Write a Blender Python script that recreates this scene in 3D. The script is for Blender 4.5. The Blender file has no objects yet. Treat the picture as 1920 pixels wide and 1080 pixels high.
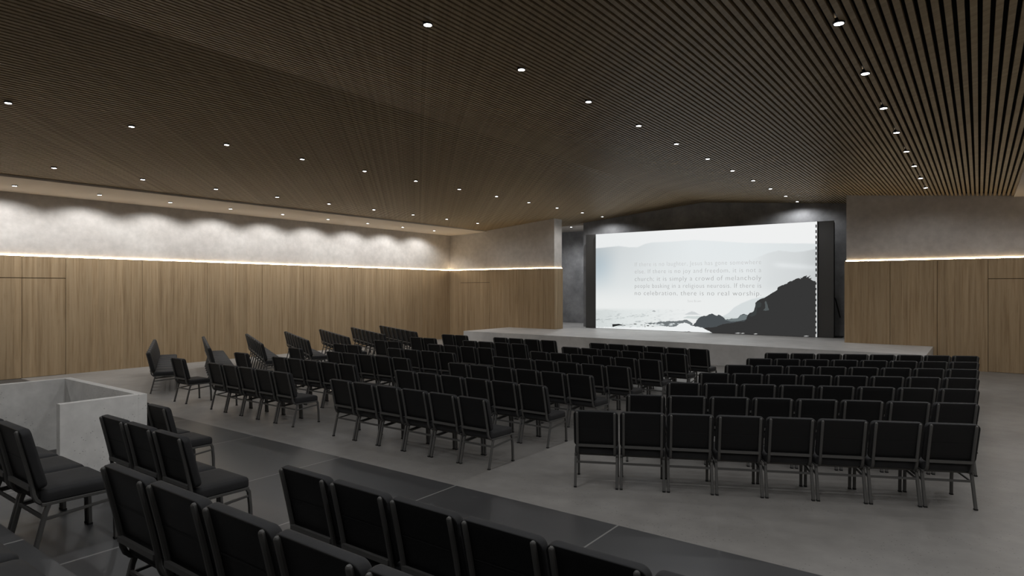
import bpy, bmesh, math, random
import numpy as np
from mathutils import Vector, Matrix
random.seed(7)
C = bpy.context.scene.collection
sc = bpy.context.scene

# ------------------------------------------------------------------ camera
F_PX, VPX, HZ, EYE = 1185.56, 1835.66, 541.34, 2.24
YAW = math.atan((VPX-960)/F_PX)
cam = bpy.data.cameras.new('camera'); camo = bpy.data.objects.new('camera', cam); C.objects.link(camo)
cam.sensor_width = 36; cam.lens = F_PX*36/1920
cam.shift_y = (HZ-540)/1920
cam.clip_start = .05; cam.clip_end = 100
camo.location = (0, 0, EYE); camo.rotation_euler = (math.pi/2, 0, YAW)
sc.camera = camo
sc.view_settings.view_transform = 'Standard'; sc.view_settings.look = 'None'
sc.view_settings.gamma = 1; sc.view_settings.use_curve_mapping = False
sc.view_settings.exposure = 0
w = bpy.data.worlds.new('world'); sc.world = w; w.use_nodes = True
w.node_tree.nodes['Background'].inputs[0].default_value = (0, 0, 0, 1)

# ------------------------------------------------------------------ materials
def lin(r, g=None, b=None):
    if g is None: g = b = r
    f = lambda v: (v/255/12.92) if v <= 10 else ((v/255+.055)/1.055)**2.4
    return (f(r), f(g), f(b), 1)

def new_mat(name):
    m = bpy.data.materials.new(name); m.use_nodes = True
    nt = m.node_tree; b = nt.nodes['Principled BSDF']
    return m, nt, b

class G:
    """tiny node-graph helper"""
    def __init__(s, nt): s.nt = nt
    def n(s, t, **kw):
        x = s.nt.nodes.new(t)
        for k, v in kw.items(): setattr(x, k, v)
        return x
    def l(s, a, b): s.nt.links.new(a, b)
    def math(s, op, a, b=None, c=None):
        x = s.n('ShaderNodeMath', operation=op)
        for i, v in enumerate((a, b, c)):
            if v is None: continue
            if isinstance(v, (int, float)): x.inputs[i].default_value = v
            else: s.l(v, x.inputs[i])
        return x.outputs[0]
    def noise(s, vec, scale, detail=4, rough=.55):
        x = s.n('ShaderNodeTexNoise'); s.l(vec, x.inputs['Vector'])
        x.inputs['Scale'].default_value = scale; x.inputs['Detail'].default_value = detail
        x.inputs['Roughness'].default_value = rough
        return x.outputs[0]
    def ramp(s, fac, stops):
        x = s.n('ShaderNodeValToRGB'); s.l(fac, x.inputs[0])
        e = x.color_ramp.elements
        while len(e) < len(stops): e.new(.5)
        for i, (p, c) in enumerate(stops): e[i].position = p; e[i].color = c
        return x.outputs[0]
    def mix(s, fac, a, b, mode='MIX'):
        x = s.n('ShaderNodeMix', data_type='RGBA', blend_type=mode)
        for k, v in ((0, fac), (6, a), (7, b)):
            if isinstance(v, (int, float)): x.inputs[k].default_value = v
            elif isinstance(v, tuple): x.inputs[k].default_value = v
            else: s.l(v, x.inputs[k])
        return x.outputs[2]
    def coords(s): return s.n('ShaderNodeNewGeometry').outputs['Position']
    def bump(s, h, strength, dist, b):
        x = s.n('ShaderNodeBump'); x.inputs['Strength'].default_value = strength
        x.inputs['Distance'].default_value = dist
        s.l(h, x.inputs['Height']); s.l(x.outputs[0], b.inputs['Normal'])

def plain(name, col, rough=.5, metal=0, spec=.5):
    m, nt, b = new_mat(name)
    b.inputs['Base Color'].default_value = col; b.inputs['Roughness'].default_value = rough
    b.inputs['Metallic'].default_value = metal; b.inputs['Specular IOR Level'].default_value = spec
    return m

def emit(name, col, strength):
    m = bpy.data.materials.new(name); m.use_nodes = True; nt = m.node_tree
    nt.nodes.clear(); o = nt.nodes.new('ShaderNodeOutputMaterial'); e = nt.nodes.new('ShaderNodeEmission')
    e.inputs[0].default_value = col; e.inputs[1].default_value = strength
    nt.links.new(e.outputs[0], o.inputs[0]); return m

def mottled(name, c0, c1, scale, rough, spec=.3, fine=None, bump=.1, speck=None, rough_var=0):
    m, nt, b = new_mat(name); g = G(nt); p = g.coords()
    n1 = g.noise(p, scale, 6, .6)
    col = g.ramp(n1, [(.3, c0), (.72, c1)])
    if fine:
        n2 = g.noise(p, fine, 3, .6)
        col = g.mix(.22, col, g.ramp(n2, [(.3, (.55, .55, .55, 1)), (.7, (1.35, 1.35, 1.35, 1))]), 'MULTIPLY')
    if speck:
        v = g.n('ShaderNodeTexVoronoi'); g.l(p, v.inputs['Vector']); v.inputs['Scale'].default_value = speck
        n3 = g.noise(p, 1.1, 2)
        f = g.math('MULTIPLY', g.math('LESS_THAN', v.outputs['Distance'], .13), g.math('GREATER_THAN', n3, .5))
        col = g.mix(g.math('MULTIPLY', f, .55), col, (.03, .03, .028, 1))
    g.l(col, b.inputs['Base Color'])
    b.inputs['Roughness'].default_value = rough; b.inputs['Specular IOR Level'].default_value = spec
    if rough_var:
        g.l(g.math('MULTIPLY_ADD', g.noise(p, .8, 3), rough_var, rough-rough_var*.5), b.inputs['Roughness'])
    if bump: g.bump(g.noise(p, scale*9, 5), bump, .01, b)
    return m

def wood(name, c_dark, c_mid, c_light, board=.155, along='Z', rough=.5):
    m, nt, b = new_mat(name); g = G(nt)
    sp = g.n('ShaderNodeSeparateXYZ'); g.l(g.coords(), sp.inputs[0])
    h = g.math('ADD', sp.outputs[0], sp.outputs[1]); v = sp.outputs[2]
    idx = g.math('FLOOR', g.math('DIVIDE', h, board))
    wn = g.n('ShaderNodeTexWhiteNoise', noise_dimensions='1D'); g.l(idx, wn.inputs['W'])
    cmb = g.n('ShaderNodeCombineXYZ')
    g.l(g.math('MULTIPLY', h, 16), cmb.inputs[0]); g.l(g.math('MULTIPLY', wn.outputs['Value'], 30), cmb.inputs[1])
    g.l(g.math('MULTIPLY_ADD', v, .55, g.math('MULTIPLY', wn.outputs['Value'], 9)), cmb.inputs[2])
    n1 = g.noise(cmb.outputs[0], 1.0, 5, .6)
    cmb2 = g.n('ShaderNodeCombineXYZ')
    g.l(g.math('MULTIPLY', h, 70), cmb2.inputs[0]); g.l(g.math('MULTIPLY', v, 1.6), cmb2.inputs[2])
    n2 = g.noise(cmb2.outputs[0], 1.0, 3, .6)
    cmb3 = g.n('ShaderNodeCombineXYZ')
    g.l(g.math('MULTIPLY', h, 26), cmb3.inputs[0]); g.l(g.math('MULTIPLY', v, 2.6), cmb3.inputs[2])
    kn = g.noise(cmb3.outputs[0], 1.0, 2, .5)
    col = g.ramp(n1, [(.28, c_dark), (.5, c_mid), (.75, c_light)])
    col = g.mix(.2, col, g.ramp(n2, [(.3, (.6, .6, .6, 1)), (.7, (1.3, 1.3, 1.3, 1))]), 'MULTIPLY')
    col = g.mix(g.ramp(kn, [(.62, (0, 0, 0, 1)), (.72, (.6, .6, .6, 1))]), col, g.mix(.6, col, c_dark))
    tone = g.math('MULTIPLY_ADD', wn.outputs['Value'], .16, .92)
    tc = g.n('ShaderNodeCombineXYZ')
    for i in range(3): g.l(tone, tc.inputs[i])
    col = g.mix(1.0, col, tc.outputs[0], 'MULTIPLY')
    g.l(col, b.inputs['Base Color']); b.inputs['Roughness'].default_value = rough
    b.inputs['Specular IOR Level'].default_value = .25
    return m

M = {}
M['wood'] = wood('oak_cladding', lin(138, 115, 86), lin(163, 140, 109), lin(174, 152, 121))
M['slat'] = wood('ceiling_slat_wood', lin(136, 118, 92), lin(153, 135, 107), lin(163, 146, 118), board=.0939)
M['slat_back'] = plain('ceiling_black_felt', lin(20, 19, 18), .9, 0, .1)
M['plaster'] = mottled('wall_plaster', lin(184, 178, 172), lin(203, 198, 192), .9, .8, .15, fine=5)
M['cove'] = plain('cove_paint', lin(196, 188, 178), .85, 0, .1)
M['grey_plaster'] = mottled('recess_plaster', lin(120, 121, 123), lin(168, 168, 170), 1.1, .75, .2, fine=5)
M['floor'] = mottled('polished_concrete', lin(122, 119, 115), lin(152, 149, 145), .35, .43, .3, fine=3.5, bump=.03, speck=22, rough_var=.16)
M['stage'] = mottled('stage_concrete', lin(188, 187, 185), lin(212, 210, 208), .6, .42, .3, fine=3, bump=.04)
M['parapet'] = mottled('parapet_concrete', lin(214, 212, 208), lin(236, 234, 230), 1.2, .7, .2, fine=6, bump=.05, speck=30)
M['fabric'] = mottled('black_fabric', lin(36, 36, 37), lin(45, 45, 46), 6, .75, .35, bump=.05)
M['shell'] = plain('black_back_shell', lin(20, 20, 21), .5, 0, .35)
M['frame'] = plain('charcoal_metal', lin(90, 89, 87), .5, .25, .35)
M['rubber'] = plain('black_rubber', lin(14, 14, 14), .7)
M['panel'] = plain('matt_black_panel', lin(86, 85, 84), .7, 0, .2)
M['black'] = plain('black_steel', lin(20, 20, 20), .5, .2)
M['housing'] = plain('black_downlight_rim', lin(16, 15, 18), .6)
M['seam_shade'] = plain('seam_shadow', lin(60, 46, 30), .8)  # dark sheet behind the panel gaps, seam shadow put into its colour
M['lens'] = emit('downlight_lens', (.95, .97, 1, 1), 14)
M['led'] = emit('warm_led', (1, .80, .52, 1), 34.0)

def dark_floor():
    m, nt, b = new_mat('dark_polished_tiles'); g = G(nt); p = g.coords()
    sp = g.n('ShaderNodeSeparateXYZ'); g.l(p, sp.inputs[0])
    fx = g.math('FRACT', g.math('DIVIDE', g.math('ADD', sp.outputs[0], 4.79+40.8), 2.04))
    d = g.math('MINIMUM', fx, g.math('SUBTRACT', 1.0, fx))
    joint = g.math('LESS_THAN', d, .0042)
    ti = g.math('FLOOR', g.math('DIVIDE', g.math('ADD', sp.outputs[0], 4.79+40.8), 2.04))
    wn = g.n('ShaderNodeTexWhiteNoise', noise_dimensions='1D'); g.l(ti, wn.inputs['W'])
    base = g.ramp(g.noise(p, .7, 4), [(.3, lin(60, 60, 61)), (.7, lin(73, 73, 73))])
    col = g.mix(joint, base, lin(132, 131, 128))
    g.l(col, b.inputs['Base Color'])
    g.l(g.math('MULTIPLY_ADD', wn.outputs['Value'], .06, .36), b.inputs['Roughness'])
    b.inputs['Specular IOR Level'].default_value = .5
    return m
M['dark_floor'] = dark_floor()

# ------------------------------------------------------------------ object helpers
def obj(name, bm, mats, parent=None):
    me = bpy.data.meshes.new(name); bm.normal_update(); bm.to_mesh(me); bm.free()
    for m in (mats if isinstance(mats, (list, tuple)) else [mats]): me.materials.append(m)
    o = bpy.data.objects.new(name, me); C.objects.link(o)
    if parent: o.parent = parent
    return o
def tag(o, label, cat, group=None):
    o['label'] = label; o['category'] = cat
    if group: o['group'] = group
    return o
def struct(name, bm, mats, label=None):
    o = obj(name, bm, mats); o['kind'] = 'structure'
    if label: o['label'] = label; o['category'] = name.split('_')[0]
    return o
def thing(name, label, cat, loc=(0, 0, 0), rz=0, group=None):
    o = bpy.data.objects.new(name, None); C.objects.link(o); o.empty_display_size = .1
    o.location = loc; o.rotation_euler = (0, 0, rz)
    return tag(o, label, cat, group)
def box(bm, x0, x1, y0, y1, z0, z1, mi=0):
    vs = [bm.verts.new(p) for p in ((x0,y0,z0),(x1,y0,z0),(x1,y1,z0),(x0,y1,z0),(x0,y0,z1),(x1,y0,z1),(x1,y1,z1),(x0,y1,z1))]
    for f in ((0,3,2,1),(4,5,6,7),(0,1,5,4),(1,2,6,5),(2,3,7,6),(3,0,4,7)):
        fc = bm.faces.new([vs[i] for i in f]); fc.material_index = mi
    return vs
def prism(bm, pts, y0, y1, mi=0):
    """polygon pts in (x, z), extruded along y"""
    a = [bm.verts.new((x, y0, z)) for x, z in pts]; b = [bm.verts.new((x, y1, z)) for x, z in pts]
    n = len(pts); fs = [bm.faces.new(a), bm.faces.new(b[::-1])]
    for i in range(n): fs.append(bm.faces.new((a[i], b[i], b[(i+1) % n], a[(i+1) % n])))
    for f in fs: f.material_index = mi
    bmesh.ops.recalc_face_normals(bm, faces=fs)
def B(): return bmesh.new()
def smooth(o, ang=40):
    for p in o.data.polygons: p.use_smooth = True
    o.data.set_sharp_from_angle(angle=math.radians(ang))

# ------------------------------------------------------------------ the room
XL, XR, YB, YREAR = -19.225, 2.75, 21.315, -6.0
XO0, XO1 = -13.626, -3.272           # stage opening
ZW = 3.062                           # top of wood
ZS = .618                            # stage height
RIDGE_X, RIDGE_Z, SL = -8.44, 5.515, .0885
XC0, XC1 = -17.16, .74               # edges of the slatted ceiling
zc = lambda x: RIDGE_Z - SL*abs(x-RIDGE_X)
YD = 5.41                            # edge of dark floor
Y_REC = 23.62

bm = B(); box(bm, XL-.3, XR+.3, YD, YB+.7, -.2, 0)
struct('floor', bm, M['floor'])
# dark floor with seating tiers
T = [(3.42, .226), (2.39, .452), (1.36, .678), (.33, .904), (-.70, 1.13)]
bm = B(); box(bm, XL-.3, XR+.3, YREAR-.3, YD, -.2, .0)
struct('floor_dark_tiles', bm, M['dark_floor'])
bm = B()
prev = YREAR-.3
pts = [(YREAR-.3, 0)]
prof = [(3.42, 0), (3.42, .226), (2.39, .226), (2.39, .452), (1.36, .452), (1.36, .678), (.33, .678), (.33, .904), (-.70, .904), (-.70, 1.13), (YREAR-.3, 1.13), (YREAR-.3, 0)]
XT0, XT1 = -11.2, XR+.2
a = [bm.verts.new((XT0, y, z)) for y, z in prof]; b = [bm.verts.new((XT1, y, z)) for y, z in prof]
fs = [bm.faces.new(a), bm.faces.new(b[::-1])]
for i in range(len(prof)): fs.append(bm.faces.new((a[i], b[i], b[(i+1) % len(prof)], a[(i+1) % len(prof)])))
bmesh.ops.recalc_face_normals(bm, faces=fs)
struct('floor_tiers', bm, M['dark_floor'])

# left wall: plaster shell, wood cladding with seams and flush doors
def cladding(name, u0, u1, seams, fixed, depth, axis, z0, z1, holes=(), sign=1):
    """vertical oak panels; axis 'Y': plane x=fixed, u runs along y; sign = direction of the room"""
    bm = B(); us = [u0]+list(seams)+[u1]; g = .005
    def bx(a, b, c, d):
        if axis == 'Y': box(bm, min(fixed, fixed+sign*depth), max(fixed, fixed+sign*depth), a, b, c, d)
        else: box(bm, a, b, min(fixed, fixed+sign*depth), max(fixed, fixed+sign*depth), c, d)
    for a, b in zip(us[:-1], us[1:]):
        bot = z0
        for (h0, h1, hz) in holes:
            if a >= h0-.01 and b <= h1+.01: bot = hz+.01
        bx(a+g, b-g, bot, z1)
    return struct(name, bm, M['wood'])
CL = .05
bm = B(); box(bm, XL-.3, XL-CL, YREAR-.3, 26.6, 0, 5.0); struct('wall_left', bm, M['plaster'])
bm = B(); box(bm, XL-CL-.02, XL-CL+.002, YREAR, YB, 0, ZW-.02); struct('seam_backing_1', bm, M['seam_shade'])
seamsL = [-4.0, -2.12, -.25, 1.63, 2.62, 4.49, 5.43, 6.375, 8.257, 10.14, 12.02, 13.9, 15.78, 17.66, 19.54]
cladding('wall_left_cladding', YREAR, YB, seamsL, XL-CL, CL, 'Y', 0, ZW, holes=((4.49, 6.375, 2.51),))
for i, (a, b2) in enumerate(((4.49, 5.43), (5.43, 6.375))):
    bm = B(); box(bm, XL-CL, XL-.004, a+.006, b2-.006, .008, 2.503)
    d = struct('door_%d' % (i+1), bm, M['wood'])

# back wall: left part and right part of the stage opening, with return at the opening
def back_piece(name, x0, x1, zt_cut):
    bm = B()
    pts = [(x0, 0), (x1, 0)]
    xs = sorted({x0, x1} | {x for x in (XC0, XC1) if x0 < x < x1})
    top = [(x, (zc(min(max(x, XC0), XC1)) + .25)) for x in xs]
    prism(bm, pts+top[::-1], YB+CL, YB+.615)
    return struct(name, bm, M['plaster'])
back_piece('wall_back_left', XL-.1, XO0-CL, 0)
back_piece('wall_back_right', XO1+CL, XR+.2, 0)
bm = B(); box(bm, XL, XO0-CL-.002, YB+CL-.002, YB+CL+.02, 0, ZW-.02); box(bm, XO1+CL+.002, XR, YB+CL-.002, YB+CL+.02, 0, ZW-.02)
struct('seam_backing_2', bm, M['seam_shade'])
cladding('wall_back_left_cladding', XL, XO0, [-18.61, -16.94], YB, CL, 'X', 0, ZW, holes=((-18.61, -16.94, 2.505),))
bm = B(); box(bm, -18.604, -16.946, YB+.002, YB+CL, .008, 2.5); struct('door_3', bm, M['wood'])
cladding('wall_back_right_cladding', XO1, XR, [-2.08, -.94, .197, 1.2], YB, CL, 'X', 0, ZW, holes=((.197, 1.2, 2.505),))
bm = B(); box(bm, .203, 1.194, YB+.002, YB+CL, .008, 2.5); struct('door_4', bm, M['wood'])
# wood return around the left wall end, and right wall end
bm = B(); box(bm, XO0-CL+.001, XO0, YB+CL, YB+.615, 0, ZW); struct('wall_opening_left_cladding', bm, M['wood'])
bm = B(); box(bm, XO1, XO1+CL-.001, YB+CL, YB+.615, 0, ZW); struct('wall_opening_right_cladding', bm, M['wood'])
# right and rear walls (outside the frame)
bm = B(); box(bm, XR, XR+.3, YREAR-.3, 26.6, 0, 5.1); struct('wall_right', bm, M['plaster'])
bm = B(); box(bm, XL-.3, XR+.3, YREAR-.3, YREAR, 0, 6); struct('wall_rear', bm, M['plaster'])
# stage recess: back wall, deeper nook
bm = B()
prism(bm, [(-13.64, ZS), (XR, ZS), (XR, zc(XC1)+.2), (RIDGE_X, RIDGE_Z+.25), (-13.64, zc(-13.64)+.2)], Y_REC, Y_REC+.2)
struct('wall_recess', bm, M['grey_plaster'])
bm = B(); box(bm, XL, XR, 26.04, 26.3, ZS, 6); struct('wall_nook', bm, M['grey_plaster'])
bm = B(); box(bm, -13.64, -13.45, Y_REC+.2, 26.04, ZS, 5.6); struct('wall_nook_side', bm, M['grey_plaster'])
bm = B(); box(bm, XL, XL+.02, 21.95, 26.04, ZS, 5.2); struct('wall_nook_left', bm, M['grey_plaster'])

# ceiling: folded slatted field, black felt above, pale coves each side
bm = B(); P = .0939; SW = .055; SD = .06
x = XC1
Y0C, Y1C = YREAR, Y_REC
while x > XC0+.01:
    x1 = x; x0 = x-SW
    y1 = Y1C
    zb = zc((x0+x1)/2)
    if x < XO0-CL or x0 > XO1+CL: y1 = Y_REC if x < XO0-CL else YB+CL+.05
    a0, a1 = zc(x0), zc(x1)
    vs = [bm.verts.new(p) for p in ((x0,Y0C,a0),(x1,Y0C,a1),(x1,y1,a1),(x0,y1,a0),(x0,Y0C,a0+SD),(x1,Y0C,a1+SD),(x1,y1,a1+SD),(x0,y1,a0+SD))]
    for f in ((0,3,2,1),(4,5,6,7),(0,1,5,4),(1,2,6,5),(2,3,7,6),(3,0,4,7)): bm.faces.new([vs[i] for i in f])
    x -= P
struct('ceiling_slats', bm, M['slat'])
bm = B()
prism(bm, [(XC0, zc(XC0)+SD), (RIDGE_X, RIDGE_Z+SD), (XC1, zc(XC1)+SD), (XC1, zc(XC1)+SD+.1), (RIDGE_X, RIDGE_Z+SD+.1), (XC0, zc(XC0)+SD+.1)], YREAR, Y_REC)
struct('ceiling_backing', bm, M['slat_back'])
zcv = lambda x: (4.70-.0315*(XC0-x)) if x < RIDGE_X else (4.67-.02*(x-XC1))
bm = B()
prism(bm, [(XL-.1, zcv(XL-.1)), (XC0, zcv(XC0)), (XC0, 4.95), (XL-.1, 4.95)], YREAR, Y_REC)
struct('ceiling_cove_left', bm, M['cove'])
bm = B()
prism(bm, [(XC1, 4.67), (XR+.1, zcv(XR+.1)), (XR+.1, 4.95), (XC1, 4.95)], YREAR, YB+.6)
struct('ceiling_cove_right', bm, M['cove'])
bm = B(); box(bm, XL, -13.64, Y_REC+.005, 26.04, 4.965, 5.2); struct('ceiling_nook', bm, M['cove'])

# ------------------------------------------------------------------ stage
YS, XS0, XS1 = 18.408, -15.904, -1.035
st = thing('stage', 'low grey concrete stage platform in front of the video screen', 'stage', ((XS0+XS1)/2, YS, 0))
def at_parent(o, p): o.parent = p; o.matrix_parent_inverse = Matrix.Translation(-Vector(p.location)) if p.rotation_euler.z == 0 else p.matrix_world.inverted()
bm = B()
box(bm, XS0, XS1, YS, YB-.001, .001, ZS)
box(bm, XO0+.001, XO1-.001, YB-.001, YB+.62, .001, ZS)
o = obj('platform', bm, M['stage']); at_parent(o, st)

bm = B(); box(bm, XL, XR, YB+.622, 26.03, .001, ZS); struct('floor_recess', bm, M['stage'])
# ------------------------------------------------------------------ parapet around the stair
XPc, XPa, YPb, HP, TP = -7.27, -9.32, 3.17, 1.10, .09
pr = thing('concrete_parapet', 'thin pale concrete parapet open at one corner beside the seating tiers', 'parapet', (XPc, YPb, 0))
bm = B()
box(bm, XPa, XPc, YPb-TP, YPb, .0, HP)
o = obj('end_wall', bm, M['parapet']); at_parent(o, pr)
bm = B(); box(bm, XPc-TP, XPc, 2.36, YPb-TP-.0005, .0, HP)
o = obj('side_wall', bm, M['parapet']); at_parent(o, pr)
bm = B(); box(bm, XPa-TP, XPa, -1.2, YPb, .0, HP)
o = obj('side_wall', bm, M['parapet']); at_parent(o, pr)

# ------------------------------------------------------------------ LED strips on top of the wood
def strip(label, segs):
    bm = B()
    for s in segs: box(bm, *s)
    o = obj('light_strip', bm, M['led'])
    return tag(o, label, 'light strip', 'warm light strips above the wood cladding')
h = .026
strip('warm glowing light strip along the top of the long wood wall', [(XL-CL+.001, XL-CL+.012, YREAR+.01, YB+CL-.002, ZW+.001, ZW+h)])
strip('warm glowing light strip above the wood beside the stage opening, next to the corner',
      [(XL-CL+.013, XO0-CL+.012, YB+CL-.012, YB+CL-.001, ZW+.001, ZW+h), (XO0-CL+.001, XO0-CL+.012, YB+CL+.001, YB+.61, ZW+.001, ZW+h)])
strip('warm glowing light strip above the wood wall on the side of the angled eight-wide block',
      [(XO1+CL-.012, XR-.01, YB+CL-.012, YB+CL-.001, ZW+.001, ZW+h)])

# ------------------------------------------------------------------ downlights
def lens_bm(r, z, n=20):
    bm = B(); vs = [bm.verts.new((r*math.cos(2*math.pi*i/n), r*math.sin(2*math.pi*i/n), z)) for i in range(n)]
    bm.faces.new(vs[::-1]); return bm
def ring_bm(r0, r1, z0, z1, n=20):
    bm = B(); L = []
    for r, z in ((r0, z0+.012), (r0, z0), (r1, z0), (r1, z1)):
        L.append([bm.verts.new((r*math.cos(2*math.pi*i/n), r*math.sin(2*math.pi*i/n), z)) for i in range(n)])
    for a, b in zip(L[:-1], L[1:]):
        for i in range(n): bm.faces.new((a[i], a[(i+1) % n], b[(i+1) % n], b[i]))
    return bm
proto_dl = None
ORD = ['first', 'second', 'third', 'fourth', 'fifth', 'sixth', 'seventh', 'eighth', 'ninth', 'tenth', 'eleventh', 'twelfth', 'thirteenth', 'fourteenth', 'fifteenth', 'sixteenth']
spot_data = {}
def spot(power, angle=162, blend=.5, col=(.975, .985, 1)):
    k = (power, angle, blend)
    if k not in spot_data:
        l = bpy.data.lights.new('downlight_beam', 'SPOT'); l.energy = power; l.spot_size = math.radians(angle)
        l.spot_blend = blend; l.shadow_soft_size = .04; l.color = col; spot_data[k] = l
    return spot_data[k]
def downlight(x, y, z, label, group, power, angle=162, blend=.5):
    global proto_dl
    t = thing('ceiling_downlight', label, 'ceiling light', (x, y, z), 0, group)
    if proto_dl is None:
        a = obj('rim', ring_bm(.044, .056, -.018, .03), M['housing'], t)
        b = obj('lens', lens_bm(.045, -.020), M['lens'], t)
        proto_dl = (a, b)
    else:
        for q in proto_dl:
            c = q.copy(); C.objects.link(c); c.parent = t
    lo = bpy.data.objects.new('beam', spot(power, angle, blend)); C.objects.link(lo); lo.parent = t
    lo.location = (0, 0, -.05)
    if x < -18: lo.rotation_euler = (0, math.radians(14), 0)
STEP = 1.79
PW, PE = 26, 98
rows = [
 ('A', -4.96, 5.13, 10, 'row over the aisle beside the angled block', PW, 162, 22.95),
 ('B', -1.11, 6.92, 7, 'row farthest from the long wall', PW, 162, 99),
 ('C', -12.28, 3.29, 11, 'row just past the ridge toward the long wall', PW, 162, 99),
 ('D', -15.98, 5.08, 8, 'slatted row nearest the pale cove', PW, 162, 99),
 ('E', -18.2, 5.05, 8, 'pale cove row beside the long wall', PE, 138, 99),
]
zlight = lambda x: zc(x) if XC0 < x < XC1 else zcv(x)
for nm, X, y0, n, txt, pw, ang, ylast in rows:
    ys = [y0+STEP*k*1.0 for k in range(n+1)]
    if nm == 'A': ys = [5.13, 6.93, 8.75, 10.58, 12.36, 14.2, 16.0, 17.8, 19.57, 21.41, 22.99]
    if nm == 'B': ys = [6.92, 8.72, 10.55, 12.33, 14.14, 15.92, 17.75, 19.52]
    if nm == 'C': ys = [3.29, 5.09, 6.88, 8.66, 10.46, 12.24, 14.02, 15.8, 17.59, 19.37, 21.18, 22.8]
    if nm == 'D': ys = [5.08, 6.87, 8.66, 10.45, 12.22, 14.0, 15.79, 17.54, 19.34]
    if nm == 'E': ys = [5.0, 6.78, 8.55, 10.32, 12.1, 13.88, 15.65, 17.42, 19.2]
    m = len(ys)
    for k, y in enumerate(ys):
        p = pw*1.9 if (nm in 'AC' and y > 20.5) else pw
        downlight(X, y, zlight(X), 'small ceiling spotlight, %s from the stage, %s' % (ORD[m-1-k], txt), 'spotlights in the ' + txt, p, ang, .45 if nm == 'E' else .5)
# the light in the nook and the ones further back, outside the frame, which still light the tiers
downlight(-14.45, 23.95, 4.965, 'single small spotlight in the pale nook ceiling beside the screen', 'nook spotlight', 170)
k = 0
for X, ys in ((-4.96, (3.34, 1.54, -.26, -2.06)), (-12.28, (1.5, -.3, -2.1)), (-1.11, (5.1, 3.3, 1.5, -.3)), (-15.98, (3.3, 1.5, -.3)), (-18.2, (3.2, 1.4))):
    for y in ys:
        k += 1
        downlight(X, y, zlight(X), 'small ceiling spotlight behind the viewpoint over the seating tiers, number %s backwards' % ORD[k-1] if k < 17 else 'small ceiling spotlight at the rear', 'rear spotlights outside the view', (PE if X < -18 else 56))
for y in (3.2, 5.0, 6.78, 8.55, 10.32, 12.1, 13.88, 15.65, 17.42, 19.2):
    downlight(1.45, y, zlight(1.45), 'small spotlight in the cove out of view past the angled block', 'spotlights in the cove out of view', PE*.4)

# ------------------------------------------------------------------ video screen
# coordinates below: u, v = pixels on the photographed picture, mapped on the plane of the screen
S_, C_ = math.sin(YAW), math.cos(YAW)
YSC = 22.93
SX0, SX1, SZ0, SZ1 = -12.66, -4.33, ZS+.012, 4.475
def on_plane(x, y, Y=YSC):
    r = (x-960)/F_PX; X = Y*(r*C_-S_)/(C_+r*S_); d = -S_*X+C_*Y
    return (min(max(X, SX0), SX1), min(max(EYE+(HZ-y)/F_PX*d, SZ0), SZ1))
scr = thing('video_screen', 'huge glowing LED video wall showing a misty rocky coast with a text', 'screen', ((SX0+SX1)/2, YSC, ZS))
bm = B(); box(bm, -13.16, -3.84, YSC+.06, YSC+.14, ZS+.001, SZ1+.005)
o = obj('backing_panel', bm, M['panel']); at_parent(o, scr)
# truss edge behind the panel
bm = B()
for xx in (-13.1, -10.8, -8.5, -6.2, -3.9):
    box(bm, xx-.03, xx+.03, YSC+.142, YSC+.18, ZS+.001, SZ1-.02); box(bm, xx-.03, xx+.03, YSC+.40, YSC+.44, ZS+.001, SZ1-.02)
    z = ZS+.05; s = 0
    while z < SZ1-.35:
        p0, p1 = (YSC+.17, YSC+.41) if s else (YSC+.41, YSC+.17)
        vs = [bm.verts.new(q) for q in ((xx-.012, p0, z), (xx+.012, p0, z), (xx+.012, p0, z+.03), (xx-.012, p0, z+.03), (xx-.012, p1, z+.3), (xx+.012, p1, z+.3), (xx+.012, p1, z+.33), (xx-.012, p1, z+.33))]
        for f in ((0,3,2,1),(4,5,6,7),(0,1,5,4),(1,2,6,5),(2,3,7,6),(3,0,4,7)): bm.faces.new([vs[i] for i in f])
        z += .3; s = 1-s
o = obj('truss', bm, M['black']); at_parent(o, scr)
bm = B(); box(bm, SX0-.01, SX1+.012, YSC+.006, YSC+.0595, ZS+.002, SZ1+.003)
o = obj('screen_cabinet', bm, M['black']); at_parent(o, scr)

# picture on the screen: graded backdrop (grid with colour attribute) plus flat rock outlines
EM = 1.0
def attr_emit():
    m = bpy.data.materials.new('screen_picture'); m.use_nodes = True; nt = m.node_tree; nt.nodes.clear(); g = G(nt)
    o = g.n('ShaderNodeOutputMaterial'); e = g.n('ShaderNodeEmission'); a = g.n('ShaderNodeAttribute', attribute_name='pic')
    g.l(a.outputs['Color'], e.inputs[0]); e.inputs[1].default_value = EM; g.l(e.outputs[0], o.inputs[0]); return m
m_pic = attr_emit()
def interp(x, tab): 
    xs = [t[0] for t in tab]; ys = [t[1] for t in tab]; return np.interp(x, xs, ys)
NU, NV = 300, 140
uu = np.linspace(1115, 1532, NU); tt = np.linspace(0, 1, NV)
rng = np.random.RandomState(3)
def vnoise(x, y, seed):
    r = np.random.RandomState(seed); g = r.rand(64, 64)
    xi = np.floor(x).astype(int); yi = np.floor(y).astype(int); fx = x-xi; fy = y-yi
    fx = fx*fx*(3-2*fx); fy = fy*fy*(3-2*fy)
    a = g[yi % 64, xi % 64]; b = g[yi % 64, (xi+1) % 64]; c = g[(yi+1) % 64, xi % 64]; d = g[(yi+1) % 64, (xi+1) % 64]
    return (a*(1-fx)+b*fx)*(1-fy)+(c*(1-fx)+d*fx)*fy
def sstep(e0, e1, x):
    t = np.clip((x-e0)/(e1-e0), 0, 1); return t*t*(3-2*t)
gu, gt = np.meshgrid(uu, tt)
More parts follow.
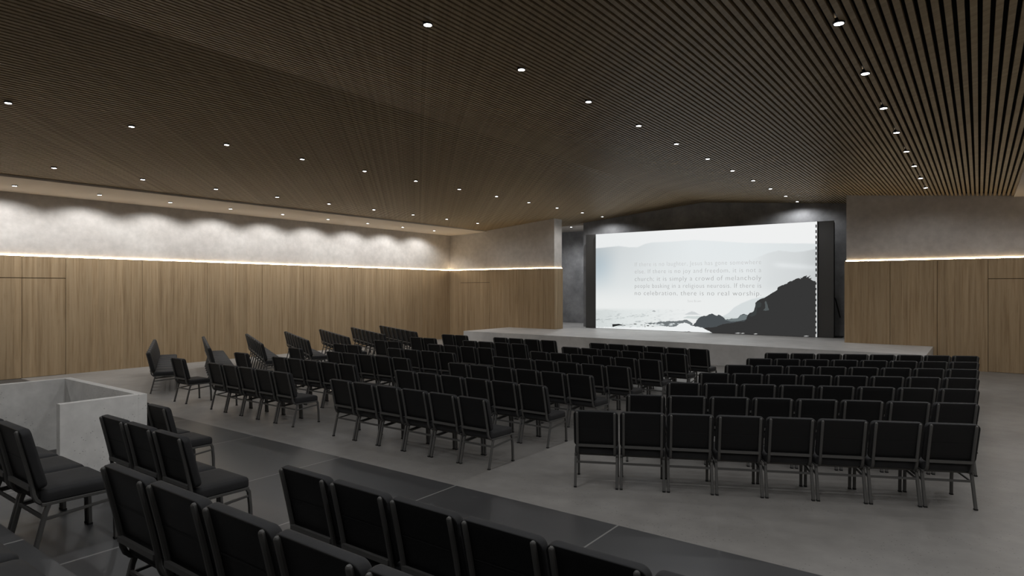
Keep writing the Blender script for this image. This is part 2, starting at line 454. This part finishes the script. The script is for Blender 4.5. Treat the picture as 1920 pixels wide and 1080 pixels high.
top = 438.8+(gu-1117)*(416.2-438.8)/414; bot = 614.6+(gu-1117)*(632.6-614.6)/414
gv = bot+(top-bot)*gt
col = np.zeros(gu.shape+(3,)); 
sky = np.stack([np.full(gu.shape, v) for v in (239, 240, 240)], -1)
left = sstep(1330, 1117, gu)[..., None]
sky = sky*(1-.35*left) + np.array([222, 228, 229])*(.35*left)
col[:] = sky
# far hills, left
hl = interp(gu, [(1115, 465.5), (1140, 463), (1160, 461), (1180, 463.5), (1195, 463.5), (1210, 457), (1222, 454.5), (1260, 453), (1300, 450), (1340, 452), (1400, 456), (1531, 457.5)])
mh = sstep(-.8, .8, gv-hl)[..., None]
hillc = interp(gu, [(1115, 196), (1165, 214), (1240, 226), (1300, 232), (1400, 231), (1531, 222)])[..., None]+np.array([-4, 1, 2.5])
fade = sstep(0, 1, (gv-hl)/95)[..., None]
hillc = hillc*(1-fade*.8)+np.array([228, 232, 232])*(fade*.8)
blue = (np.exp(-((gu-1122)/26)**2)*np.exp(-((gv-500)/34)**2))[..., None]
hillc = hillc-blue*np.array([20, 12, 6])
col = col*(1-mh)+hillc*mh
# hill, right
hr = interp(gu, [(1380, 520), (1410, 487), (1440, 475), (1460, 470.5), (1490, 473.5), (1510, 471.5), (1531, 467)])
mr = (sstep(-.8, .8, gv-hr)*sstep(1395, 1445, gu))[..., None]
rc = interp(gu, [(1395, 226), (1450, 218), (1500, 212), (1531, 200)])[..., None]+np.array([-3, 1, 2])
streak = (np.exp(-((gv-(498+(gu-1470)*.08))/5)**2)*sstep(1440, 1470, gu))[..., None]
rc = rc+streak*12
col = col*(1-mr)+rc*mr
low = (sstep(530, 572, gv))[..., None]
col = col*(1-low*.8)+np.array([236, 238, 237])*low*.8
# pale headland
hd = interp(gu, [(1325, 606), (1345, 598), (1365, 588), (1376, 577), (1390, 569), (1410, 561), (1440, 555), (1531, 550)])
mp = (sstep(-.8, .8, gv-hd)*sstep(1318, 1340, gu))[..., None]
col = col*(1-mp)+np.array([213, 219, 220])*mp
# sea
ms = sstep(576, 584, gv)*(1-sstep(1290, 1330, gu)*.6)
w1 = vnoise((gu-1100)/7.5, gv/1.35, 1); w2 = vnoise((gu-1100)/3.2, gv/.9, 2); w3 = vnoise((gu-1100)/30, gv/4, 5)
lines = np.clip((w1*.6+w2*.5-.62)*3.2, 0, 1)*np.clip(w3*1.6-.3, 0, 1)
amp = interp(gv, [(574, 0), (582, 40), (592, 80), (606, 60), (632, 34)])*interp(gu, [(1115, 1.1), (1200, .8), (1260, .45), (1330, .3)])
col = col-(ms*interp(gu, [(1115, 14), (1200, 9), (1290, 0)]))[..., None]*np.array([1, .75, .75])
col = col-(ms*lines*amp)[..., None]*np.array([1, .97, .95])
seadark = (ms*np.exp(-((gu-1115)/40)**2)*10)[..., None]; col = col-seadark
col = np.clip(col, 0, 255)
linc = np.where(col/255 <= .04045, col/255/12.92, ((col/255+.055)/1.055)**2.4)
me = bpy.data.meshes.new('display_picture'); verts = []; faces = []; cols = []
for j in range(NV):
    for i in range(NU):
        X = on_plane(uu[i], 0)[0]
        verts.append((X, YSC+.002, SZ0+(SZ1-SZ0)*tt[j])); cols.append((*linc[j, i], 1))
for j in range(NV-1):
    for i in range(NU-1):
        a = j*NU+i; faces.append((a, a+1, a+NU+1, a+NU))
def colour_mesh(name, verts, faces, cols, parent):
    me = bpy.data.meshes.new(name); me.from_pydata(verts, [], faces)
    at = me.color_attributes.new('pic', 'FLOAT_COLOR', 'POINT')
    at.data.foreach_set('color', np.array(cols, dtype=np.float32).ravel())
    me.materials.append(m_pic); o = bpy.data.objects.new(name, me); C.objects.link(o); at_parent(o, parent); return o
# rock outlines added into the same picture mesh, each a hair in front of the last
lay = [0]
def poly(pts, c, jag=0.0, seed=0, sub=1.5):
    r = random.Random(seed); out = []
    n = len(pts)
    for i in range(n):
        (x0, y0), (x1, y1) = pts[i], pts[(i+1) % n]
        L = math.hypot(x1-x0, y1-y0); k = max(1, int(L/sub)) if jag and L < 60 else 1
        for q in range(k):
            t = q/k; out.append((x0+(x1-x0)*t+(r.uniform(-jag, jag) if q else 0), y0+(y1-y0)*t+(r.uniform(-jag, jag) if q else 0)))
    from mathutils.geometry import tessellate_polygon
    lay[0] += 1; yy = YSC+.002-.00035*lay[0]
    vv = [Vector((*on_plane(x, y), 0)) for x, y in out]
    tri = tessellate_polygon([vv]); base = len(verts)
    for v in vv: verts.append((v.x, yy, v.y)); cols.append(lin(*c))
    for t in tri: faces.append(tuple(base+i for i in t))
poly([(1283,590),(1290,586.5),(1297,584),(1303,585),(1309,588.5),(1315,590)], (205,209,210), .2, 1)
poly([(1280,596),(1290,592.5),(1300,593),(1325,592),(1335,590),(1345,592),(1380,596),(1400,598),(1380,602),(1300,598)], (206,213,212), .3, 2)
poly([(1222,583.5),(1226,581.5),(1230,583.5),(1227,585)], (176,180,181), 0, 3)
poly([(1207,605.5),(1215,606),(1222,605),(1230,605),(1237,603),(1246,603),(1253,602),(1265,602.5),(1272,601.5),(1280,601),(1284,599.3),(1288,599.3),(1292,602),(1298,605.5),(1299,610),(1290,613),(1262,613),(1248,611.5),(1236,610),(1230,607.5),(1218,608)], (112,118,120), .7, 4)
poly([(1297,611),(1303,606),(1307,600),(1311,595.5),(1319,592.3),(1325,592),(1330,589),(1335,588),(1341,591),(1345,592),(1347,589.8),(1352,592),(1356,595),(1360,599),(1368,598.5),(1372,597),(1380,598),(1385,595),(1388,590.5),(1396,588.5),(1401,591),(1405,588),(1402,602),(1380,608),(1345,614),(1330,618),(1310,613)], (74,79,82), .5, 5)
poly([(1358,600),(1368,599),(1376,597.5),(1384,596.5),(1389,591),(1396,589.5),(1401,592),(1399,599),(1386,602),(1372,603)], (112,121,123), .4, 6)
poly([(1148,608),(1156,607.6),(1160,607.2),(1167,609),(1172,610),(1160,610.4),(1154,611.5),(1148.5,613)], (36,38,39), .15, 7)
for (cx_, cy_, rx, ry) in ((1191,607.6,4,.8),(1203,609.3,3,.5),(1209,609.5,1.5,.6),(1215,610.8,3,1),(1209.5,612.3,1.3,.7),(1224,611.8,3,.4),(1183,608.3,5,.3),(1171,610.3,3,.4)):
    poly([(cx_-rx,cy_),(cx_-rx*.3,cy_-ry),(cx_+rx*.4,cy_-ry*.8),(cx_+rx,cy_+.2),(cx_,cy_+ry)], (44,46,47), 0, 8)
cliff = [(1531,527.2),(1527,527),(1522,525),(1520,523.5),(1523,521),(1518,522),(1516,521),(1520,516.6),(1514,519.3),(1512,520.5),(1513,516.5),(1507,518.5),(1504,521),(1500,520.8),(1502,523),(1497,521.5),(1493,522.5),(1490,524.5),(1484,527.2),(1480,528),(1475,532),(1465,535.4),(1459,538),(1457,544),(1450,548),(1443,552.5),(1434,558),(1425,561),(1420,564),(1417,567),(1416,575),(1413,584),(1405,587.5),(1402,592),(1400,598),(1396,602),(1385,603),(1370,606),(1355,607.5),(1345,612),(1335,614),(1325,614),(1320,616),(1326,619),(1331,621.5),(1336,624.6),(1531,634)]
poly(cliff, (54,54,54), .45, 9)
poly([(1418,568),(1424,566),(1428,569),(1426,576),(1420,577),(1418,590),(1410,594),(1404,592),(1411,586),(1416,580)], (60,64,64), .4, 10)
poly([(1434,566),(1436,564),(1439,571),(1441,578),(1442,581),(1436,583),(1431,582),(1435,577)], (84,90,91), .4, 11)
# surf in front of the rocks
for k_ in range(26):
    rr_ = random.Random(100+k_); cx_ = rr_.uniform(1226, 1290); cy_ = rr_.uniform(606, 611.5)
    poly([(cx_-rr_.uniform(2, 5),cy_),(cx_,cy_-rr_.uniform(.5, 1.6)),(cx_+rr_.uniform(2, 5),cy_+.3),(cx_,cy_+rr_.uniform(.3, 1.1))], (208,214,215), .3, k_)
poly([(1117,613),(1150,614),(1190,613),(1225,612.5),(1258,613.5),(1268,612.5),(1272,609),(1274,606.5),(1279,606),(1283,604.6),(1288,605.6),(1292,607.5),(1297,611.5),(1305,613),(1313,613.5),(1320,616.5),(1326,620),(1331,622.5),(1336,625),(1336,640),(1117,640)], (236,239,239), 1.1, 12)
for (cx_, cy_) in ((1292,622),(1286,622.4)):
    poly([(cx_-5,cy_),(cx_,cy_-.9),(cx_+4,cy_)], (70,72,72), 0, 13)
for (cx_, w_) in ((1384,6),(1393,4),(1417,4),(1512,5)):
    yb = 614.6+(cx_-1117)*18/414
    poly([(cx_-w_,yb-1.4),(cx_,yb-2.6),(cx_+w_,yb-1.6),(cx_,yb-.9)], (196,197,196), .2, int(cx_))
# bright dashes of the cabinet edge
nz = 21
for i in range(nz):
    z0 = 0
    yt = 634-.6-10.25*i
    white = yt > 529
    poly([(1529.4,yt-1.5),(1531.6,yt-1.5),(1531.6,yt-7.2),(1529.4,yt-7.2)], (205,205,203) if white else (10,10,10), 0, i)
colour_mesh('display_picture', verts, faces, cols, scr)

# lettering on the picture
def text_mesh(lines, parent):
    dg = None; bmT = B(); cl = []
    for (txt, x0, x1, ybase0, ybase1, hgt, grey) in lines:
        cu = bpy.data.curves.new('t', 'FONT'); cu.body = txt; cu.size = 1; cu.offset = -.015; cu.space_character = 1.12; cu.resolution_u = 3
        to = bpy.data.objects.new('t', cu); C.objects.link(to)
        bpy.context.view_layer.update(); dg = bpy.context.evaluated_depsgraph_get()
        me = to.evaluated_get(dg).to_mesh()
        xs = [v.co.x for v in me.vertices]; a, b = min(xs), max(xs)
        X0, _ = on_plane(x0, 500); X1, _ = on_plane(x1, 500)
        zl = on_plane(x0, ybase0)[1]; zr = on_plane(x1, ybase1)[1]
        base = len(bmT.verts); vv = []
        for v in me.vertices:
            t = (v.co.x-a)/(b-a); vv.append(bmT.verts.new((X0+(X1-X0)*t, YSC-.014, zl+(zr-zl)*t+v.co.y*hgt)))
        for p in me.polygons:
            try:
                f = bmT.faces.new([vv[i] for i in p.vertices])
            except ValueError: pass
        cl += [lin(grey)]*len(vv)
        to.evaluated_get(dg).to_mesh_clear(); bpy.data.objects.remove(to); bpy.data.curves.remove(cu)
    me = bpy.data.meshes.new('lettering'); bmT.to_mesh(me); bmT.free()
    at = me.color_attributes.new('pic', 'FLOAT_COLOR', 'POINT'); at.data.foreach_set('color', np.array(cl, dtype=np.float32).ravel())
    me.materials.append(m_pic); o = bpy.data.objects.new('lettering', me); C.objects.link(o); at_parent(o, parent)
text_mesh([
 ('If there is no laughter, Jesus has gone somewhere', 1190.5, 1427.5, 499.5, 495.3, .24, 190),
 ('else. If there is no joy and freedom, it is not a', 1190.5, 1427.5, 512.8, 510.2, .24, 176),
 ('church; it is simply a crowd of melancholy', 1190.5, 1427.5, 527.0, 525.0, .25, 158),
 ('people basking in a religious neurosis. If there is', 1190.5, 1427.5, 539.8, 539.6, .24, 158),
 ('no celebration, there is no real worship.', 1190.5, 1427.5, 553.3, 554.4, .25, 146),
 ('Steve Brown', 1289.5, 1314.5, 566.6, 566.6, .13, 184)], scr)
# rear brace of the screen and stage boxes at its foot
def rod(bm, p, q, r, n=8):
    p, q = Vector(p), Vector(q); d = (q-p).normalized(); a = d.orthogonal().normalized(); b = d.cross(a)
    A = [bm.verts.new(p+(a*math.cos(t)+b*math.sin(t))*r) for t in [2*math.pi*i/n for i in range(n)]]
    Bv = [bm.verts.new(q+(a*math.cos(t)+b*math.sin(t))*r) for t in [2*math.pi*i/n for i in range(n)]]
    bm.faces.new(A[::-1]); bm.faces.new(Bv)
    for i in range(n): bm.faces.new((A[i], A[(i+1) % n], Bv[(i+1) % n], Bv[i]))
bm = B(); rod(bm, (-3.83, YSC+.3, 1.9), (-3.72, YSC+.5, 1.28), .022); rod(bm, (-3.83, YSC+.3, 1.9), (-3.86, YSC+.2, 1.95), .022)
o = obj('rear_brace', bm, M['black']); at_parent(o, scr)
bm = B(); box(bm, -3.95, -3.62, YSC+.2, YSC+.55, ZS+.001, ZS+.045)
bmesh.ops.bevel(bm, geom=bm.edges[:], offset=.01, segments=2, affect='EDGES')
o = obj('foot_plate', bm, M['black']); at_parent(o, scr)

# ------------------------------------------------------------------ the chair
def sweep(bm, path, w, hgt, axis='yz', x=0.0, r=.006, mi=0, cap=False):
    """rounded rectangular tube along a path in the side plane (y, z) at x; w along x, hgt in plane"""
    prof = []
    hw, hh = w/2, hgt/2
    for sx, sy, a0 in ((1, 1, 0), (-1, 1, 90), (-1, -1, 180), (1, -1, 270)):
        for a in (a0+15, a0+75):
            prof.append((sx*(hw-r)+r*math.cos(math.radians(a)), sy*(hh-r)+r*math.sin(math.radians(a))))
    rings = []; n = len(path)
    for i, (y, z) in enumerate(path):
        d0 = Vector((path[i][0]-path[i-1][0], path[i][1]-path[i-1][1])).normalized() if i else None
        d1 = Vector((path[i+1][0]-y, path[i+1][1]-z)).normalized() if i < n-1 else None
        d = ((d0+d1).normalized() if d0 and d1 else (d0 or d1)); k = 1/max(.5, (d.dot(d1) if d1 else 1)) if d0 and d1 else 1
        nrm = Vector((-d.y, d.x))*k
        rings.append([bm.verts.new((x+px, y+nrm.x*py, z+nrm.y*py)) for px, py in prof])
    if cap:
        c = sum((v.co for v in rings[0]), Vector())/len(prof); d = Vector((0, path[0][0]-path[1][0], path[0][1]-path[1][1])).normalized()
        e1 = [bm.verts.new(c+(v.co-c)*.86+d*.006) for v in rings[0]]; e2 = [bm.verts.new(c+(v.co-c)*.5+d*.011) for v in rings[0]]
        rings = [e2, e1]+rings
    m = len(prof); fs = [bm.faces.new(rings[0][::-1]), bm.faces.new(rings[-1])]
    for a, b in zip(rings[:-1], rings[1:]):
        for i in range(m): fs.append(bm.faces.new((a[i], a[(i+1) % m], b[(i+1) % m], b[i])))
    for f in fs: f.material_index = mi
    bmesh.ops.recalc_face_normals(bm, faces=fs)
def bar_x(bm, x0, x1, y, z, w, hgt):
    vs = box(bm, x0, x1, y-w/2, y+w/2, z-hgt/2, z+hgt/2)
def rslab(wd, hg, r, th, e0, e1, fn, seg=5, rseg=3, bulge=0.0):
    """rounded slab: outline wd x hg (corner r), thickness th, edge radii e0 (rear) e1 (front); fn maps (x, s, t) to chair space"""
    bm = B(); loops = []
    def outline(ins):
        pts = []; rr = max(r-ins, .003); W, H = wd/2-ins, hg/2-ins
        for sx, sy, a0 in ((1, 1, 0), (-1, 1, 90), (-1, -1, 180), (1, -1, 270)):
            for i in range(seg+1):
                a = math.radians(a0+90*i/seg); pts.append((sx*(W-rr)+rr*math.cos(a), sy*(H-rr)+rr*math.sin(a)))
        return pts
    lv = []
    for i in range(rseg+1):
        a = math.pi/2*i/rseg; lv.append((e0*(1-math.sin(a)), e0*(1-math.cos(a))))
    for i in range(rseg+1):
        a = math.pi/2*(1-i/rseg); lv.append((e1*(1-math.sin(a)), th-e1*(1-math.cos(a))))
    for ins, t in lv: loops.append([bm.verts.new(fn(px, py+hg/2, t)) for px, py in outline(ins)])
    n = len(loops[0])
    for a, b in zip(loops[:-1], loops[1:]):
        for i in range(n): bm.faces.new((a[i], a[(i+1) % n], b[(i+1) % n], b[i]))
    for L, flip, t in ((loops[0], True, 0), (loops[-1], False, th)):
        # inner ring so that the face can bulge
        cx = sum((v.co for v in L), Vector())/n
        ring = [bm.verts.new(cx+(v.co-cx)*.72) for v in L]
        if not flip and bulge:
            nrm = Vector(fn(0, hg/2, th+bulge))-Vector(fn(0, hg/2, th))
            for v in ring: v.co += nrm
        for i in range(n):
            q = (L[i], L[(i+1) % n], ring[(i+1) % n], ring[i]); bm.faces.new(q if not flip else q[::-1])
        bm.faces.new(ring if not flip else ring[::-1])
    bmesh.ops.recalc_face_normals(bm, faces=bm.faces[:])
    return bm
SY0, SYL = .045, .445
def seat_fn(x, s, t):      # s runs front to back from the rear, t upwards
    y = SY0+s
    drop = .012*max(0, (s-.36)/.1)**2
    return (x, y, .372+t-drop)
def back_fn(x, s, t):      # s upwards, t towards the sitter
    y = .030-.285*s+.09*s*s - .012*(1-(x/.25)**2)*0; z = .462+.968*s
    dy = .985; dz = .16
    cur = .014*(abs(x)/.25)**2
    return (x, y+t*dy+cur*(t/.055)*.5, z+t*dz)
def make_chair(label, group):
    t = thing('stacking_chair', label, 'chair', (0, 0, 0), 0, group)
    bm = rslab(.485, SYL, .045, .082, .012, .028, seat_fn, bulge=.006)
    o = obj('seat', bm, M['fabric'], t); smooth(o, 50)
    bm = rslab(.495, .425, .048, .058, .008, .022, back_fn, bulge=.008)
    for f in bm.faces:
        if f.calc_center_median().y < back_fn(0, (f.calc_center_median().z-.462)/.968, .004)[1]: f.material_index = 1
    # stitched seam across the rear
    vs = []
    for xx in (-.19, .19):
        for s in (.212, .217): vs.append(bm.verts.new(back_fn(xx, s, -.0012)))
    f = bm.faces.new((vs[0], vs[1], vs[3], vs[2])); f.material_index = 0
    o = obj('backrest', bm, [M['fabric'], M['shell']], t); smooth(o, 50)
    post = [(-.077, .856), (-.054, .76), (-.026, .64), (.004, .5), (.012, .43), (.028, .392), (.052, .37), (.085, .358)]
    for sx in (-1, 1):
        bm = B(); sweep(bm, post, .028, .028, x=sx*.206, r=.010, cap=True)
        o = obj('back_post', bm, M['frame'], t); smooth(o)
    bm = B(); bar_x(bm, -.2, .2, -.004, .478, .022, .028); obj('crossbar', bm, M['frame'], t)
    rear = [(.088, .352), (.072, .31), (.0, .012)]; front = [(.462, .352), (.478, .33), (.492, .2), (.498, .012)]
    for sx in (-1, 1):
        for pth in (rear, front):
            bm = B(); sweep(bm, pth, .029, .028, x=sx*.2315, r=.006)
            y, z = pth[-1]; box(bm, sx*.2315-.0155, sx*.2315+.0155, y-.0155, y+.0155, 0, .014, 1)
            o = obj('leg', bm, [M['frame'], M['rubber']], t)
    bm = B()
    for sx in (-1, 1): sweep(bm, [(.05, .362), (.475, .358)], .024, .022, x=sx*.2325, r=.004)
    bar_x(bm, -.222, .222, .46, .356, .02, .02); bar_x(bm, -.222, .222, .10, .356, .02, .02)
    obj('seat_frame', bm, M['frame'], t)
    for sx in (-1, 1):
        bm = B(); sweep(bm, [(.058, .262), (.482, .295)], .018, .019, x=sx*.2325, r=.004); obj('side_stretcher', bm, M['frame'], t)
    bm = B(); bar_x(bm, -.222, .222, .062, .272, .018, .021); obj('rear_stretcher', bm, M['frame'], t)
    return t
proto = [None, None]
def chair(x, y, z, rz, label, group):
    if proto[0] is None:
        t = make_chair(label, group); proto[0] = t; proto[1] = list(t.children)
        bpy.context.view_layer.update(); proto[1] = [c for c in bpy.data.objects if c.parent == t]
    else:
        t = thing('stacking_chair', label, 'chair', (0, 0, 0), 0, group)
        for c in proto[1]:
            d = c.copy(); C.objects.link(d); d.parent = t
    t.location = (x, y, z+.0005); t.rotation_euler = (0, 0, rz)

RS = 1.32; Y1 = 6.12
def rowword(k, n): return ORD[n-1-k]+' row from stage'
for k in range(7):
    yr = Y1+RS*k; rw = rowword(k, 7)
    # six-wide straight block
    for i in range(6):
        chair(-7.66+.511*i, yr, 0, 0, 'black chair, %s from the wall side, %s, six-wide straight block' % (ORD[i], rw), 'chairs of the six-wide straight block')
    # second straight block
    n, c0, p = (5, -11.225, .517) if k < 3 else (4, -10.74, .530)
    for i in range(n):
        chair(c0+p*i, yr, 0, 0, 'black chair, %s from wall side, %s, straight block of four or five' % (ORD[i], rw), 'chairs of the four to five wide straight block')
    # narrow block
    if k < 3: chair(-12.62, yr, 0, 0, 'black chair alone in its gap, %s, narrow block of one or two' % rw, 'chairs of the narrow straight block')
    else:
        for i in range(2):
            chair(-12.70+.512*i, yr, 0, 0, 'black chair, %s from wall side, %s, narrow block of one or two' % (ORD[i], rw), 'chairs of the narrow straight block')
    # angled block away from the long wall
    th = math.radians(25.8 if k == 0 else 27.3); p = .5116 if k == 0 else .5185
    u = Vector((math.cos(th), math.sin(th))); nn = Vector((-math.sin(th), math.cos(th)))
    Tp = Vector((-3.643, 6.075+1.314*k)); c0 = Tp+u*.25+nn*.095
    for i in range(8):
        q = c0+u*p*i
        chair(q.x, q.y, 0, th, 'black chair, %s from the aisle, %s, angled block farthest from long wall' % (ORD[i], rw), 'chairs of the angled block farthest from the long wall')
    # angled block beside the long wall
    th = math.radians(25.8); u = Vector((math.cos(th), -math.sin(th))); nn = Vector((math.sin(th), math.cos(th)))
    Tp = Vector((-14.25, 6.18+1.33*k)); c0 = Tp-u*.25+nn*.095
    for i in range(8):
        q = c0-u*.509*i
        chair(q.x, q.y, 0, -th, 'black chair, %s from the aisle, %s, angled block beside the long wall' % (ORD[i], rw), 'chairs of the angled block beside the long wall')
# tiers
for i in range(6):
    chair(-3.372+.512*i, 2.445, .226, 0, 'black chair on the lowest tier, %s from the aisle, on the side without the parapet' % ORD[i], 'chairs on the lowest tier')
for i in range(3):
    chair(-5.115-.508*i, 2.45, .226, 0, 'black chair on the lowest tier, %s from the aisle, on the parapet side' % ORD[i], 'chairs on the lowest tier')
for i in range(5):
    chair(-3.43+.512*i, 1.45, .452, 0, 'black chair on the second tier, %s from the aisle, on the side without the parapet' % ORD[i], 'chairs on the second tier')
for i in range(3):
    chair(-5.2-.512*i, 1.46, .452, 0, 'black chair on the second tier, %s from the aisle, on the parapet side' % ORD[i], 'chairs on the second tier')
for i in range(2):
    chair(-3.475+.512*i, .425, .678, 0, 'black chair on the third tier, %s from the aisle, only its seat in view' % ORD[i], 'chairs on the third tier')
for i in range(2):
    chair(-7.69-.512*i, 3.52, 0, 0, 'black chair on dark floor behind the parapet corner, %s' % ('its backrest partly in view' if i == 0 else 'almost hidden by it'), 'chairs behind the parapet')
